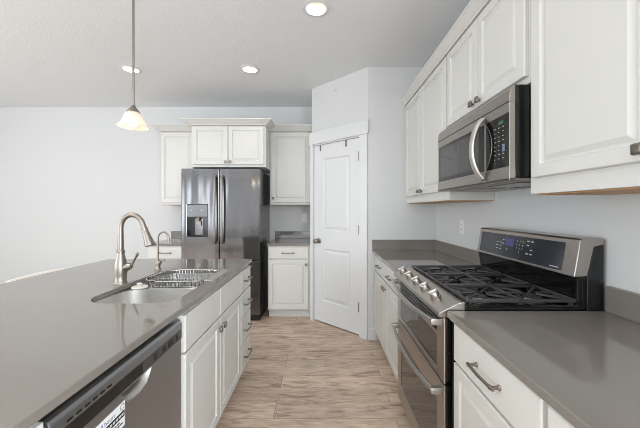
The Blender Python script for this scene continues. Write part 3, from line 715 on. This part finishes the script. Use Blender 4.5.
# ------------------------------------------------------------------ lights in the ceiling, pendant
for (x, y), lab in zip(LIGHTS, ('lit recessed ceiling light nearest the camera at the top edge of the frame', 'lit recessed ceiling light behind the pendant rod', 'lit recessed ceiling light above the floor in front of the fridge')):
    e = thing('recessed_light', lab, 'ceiling light', (x, y, CEIL), 0, 'recessed ceiling lights')
    MB().lathe([(.070, -.001), (.098, -.001), (.098, -.004), (.092, -.007), (.072, -.008), (.070, -.004)], (0, 0, 0)).build('trim_ring', 'trim', e)
    MB().lathe([(.070, -.004), (.0735, -.003), (.0735, .085), (.055, .086), (.054, .083)], (0, 0, 0)).build('baffle', 'baffle', e)
    MB().lathe([(0, .0845), (.054, .0845), (.054, .079), (.03, .074), (0, .073)], (0, 0, 0)).build('lamp', 'lens', e)
    l = bpy.data.lights.new('recessed_glow', 'SPOT'); l.energy = 12; l.color = (1, .96, .90); l.spot_size = 2.3; l.spot_blend = .6; l.shadow_soft_size = .05
    q = bpy.data.objects.new('recessed_glow', l); COL.objects.link(q); q.parent = e; q.location = (0, 0, .06)
pe = thing('pendant_light', 'lit pendant lamp with a white bell glass shade over the island', 'pendant lamp', (-1.141, 1.81, 0))
PZ = 1.786
MB().lathe([(0, CEIL-.0005), (.062, CEIL-.0005), (.060, CEIL-.012), (.040, CEIL-.026), (.010, CEIL-.032), (0, CEIL-.032)]).build('canopy', 'nickel', pe)
MB().cyl((0, 0, PZ+.14), (0, 0, CEIL-.03), .0062, seg=12).build('rod', 'nickel', pe)
MB().lathe([(0, PZ+.152), (.010, PZ+.152), (.014, PZ+.142), (.024, PZ+.128), (.034, PZ+.116), (.036, PZ+.108), (0, PZ+.108)]).build('socket_cap', 'nickel', pe)
prof = [(.034, .1085), (.043, .100), (.051, .086), (.057, .068), (.066, .048), (.080, .030), (.087, .022)]
MB().lathe([(r, PZ+z) for r, z in prof]+[(r-.0035, PZ+z-.001) for r, z in prof[::-1]]+[(.034, PZ+.1085)], seg=40).build('glass_shade', 'shade', pe)
MB().lathe([(0, PZ+.100), (.013, PZ+.100), (.014, PZ+.085), (.022, PZ+.070), (.027, PZ+.052), (.023, PZ+.034), (.011, PZ+.025), (0, PZ+.023)], seg=24).build('bulb', 'bulb', pe)
l = bpy.data.lights.new('pendant_glow', 'POINT'); l.energy = .5; l.color = (1, .82, .6); l.shadow_soft_size = .03
q = bpy.data.objects.new('pendant_glow', l); COL.objects.link(q); q.parent = pe; q.location = (0, 0, PZ-.02)

# ------------------------------------------------------------------ outlets
def outlet(label, loc, rz):
    e = thing('wall_outlet', label, 'outlet', loc, rz)
    pl = MB().loft([[(x, y, z) for x, z in rrect(-s, s, -t, t, .004, 3)] for s, t, y in ((.035, .0575, -.0005), (.035, .0575, -.004), (.032, .0545, -.006))]).build('plate', 'outlet', e)
    for z in (-.02, .02):
        so = MB().loft([[(x, y, z+q) for x, q in rrect(-.0165, .0165, -.0135, .0135, .006, 4)] for y in (-.006, -.0075)]).build('socket', 'outlet', e)
        MB().box(-.0075, -.0050, -.0079, -.0075, z-.002, z+.008).box(.0050, .0075, -.0079, -.0075, z-.002, z+.008).cyl((0, -.0075, z-.008), (0, -.0079, z-.008), .0025, seg=10).build('slot', 'dark', so)
outlet('white wall outlet above the short counter right of the fridge', (-.258, Y_B, 1.185), 0)
outlet('white wall outlet above the far right counter, left of the range backguard', (X_R, 2.46, 1.165), RIGHT)

# ------------------------------------------------------------------ counter stool tucked on the seating side, only its top rail shows
s = thing('counter_stool', 'cream rail of a low-backed stool peeking over the left edge of the island', 'stool', (-1.60, 1.945, 0))
MB().box(-.19, .17, -.19, .19, .625, .655, .012, 3).build('seat', 'cream', s)
pts = [(-.235-.02*(1-(t*t)), t*.195, .8735+.003*(1-t*t)) for t in [-1+2*i/12 for i in range(13)]]
m = MB().tube(pts, .022, 12, .6, up=(0, 0, 1)); m.build('top_rail', 'cream', s)
for y in (-.165, .165):
    MB().tube([(-.185, y*.95, .64), (-.225, y, .865)], .012, 10).build('back_post', 'cream', s)
    for x in (-.165, .145):
        MB().tube([(x*1.12, y*1.12, .001), (x, y, .63)], [.012, .017], 10).build('leg', 'cream', s)
MB().tube([(.155, -.175, .22), (.155, .175, .22)], .010, 8).tube([(-.175, -.175, .30), (-.175, .175, .30)], .010, 8).build('footrest', 'cream', s)
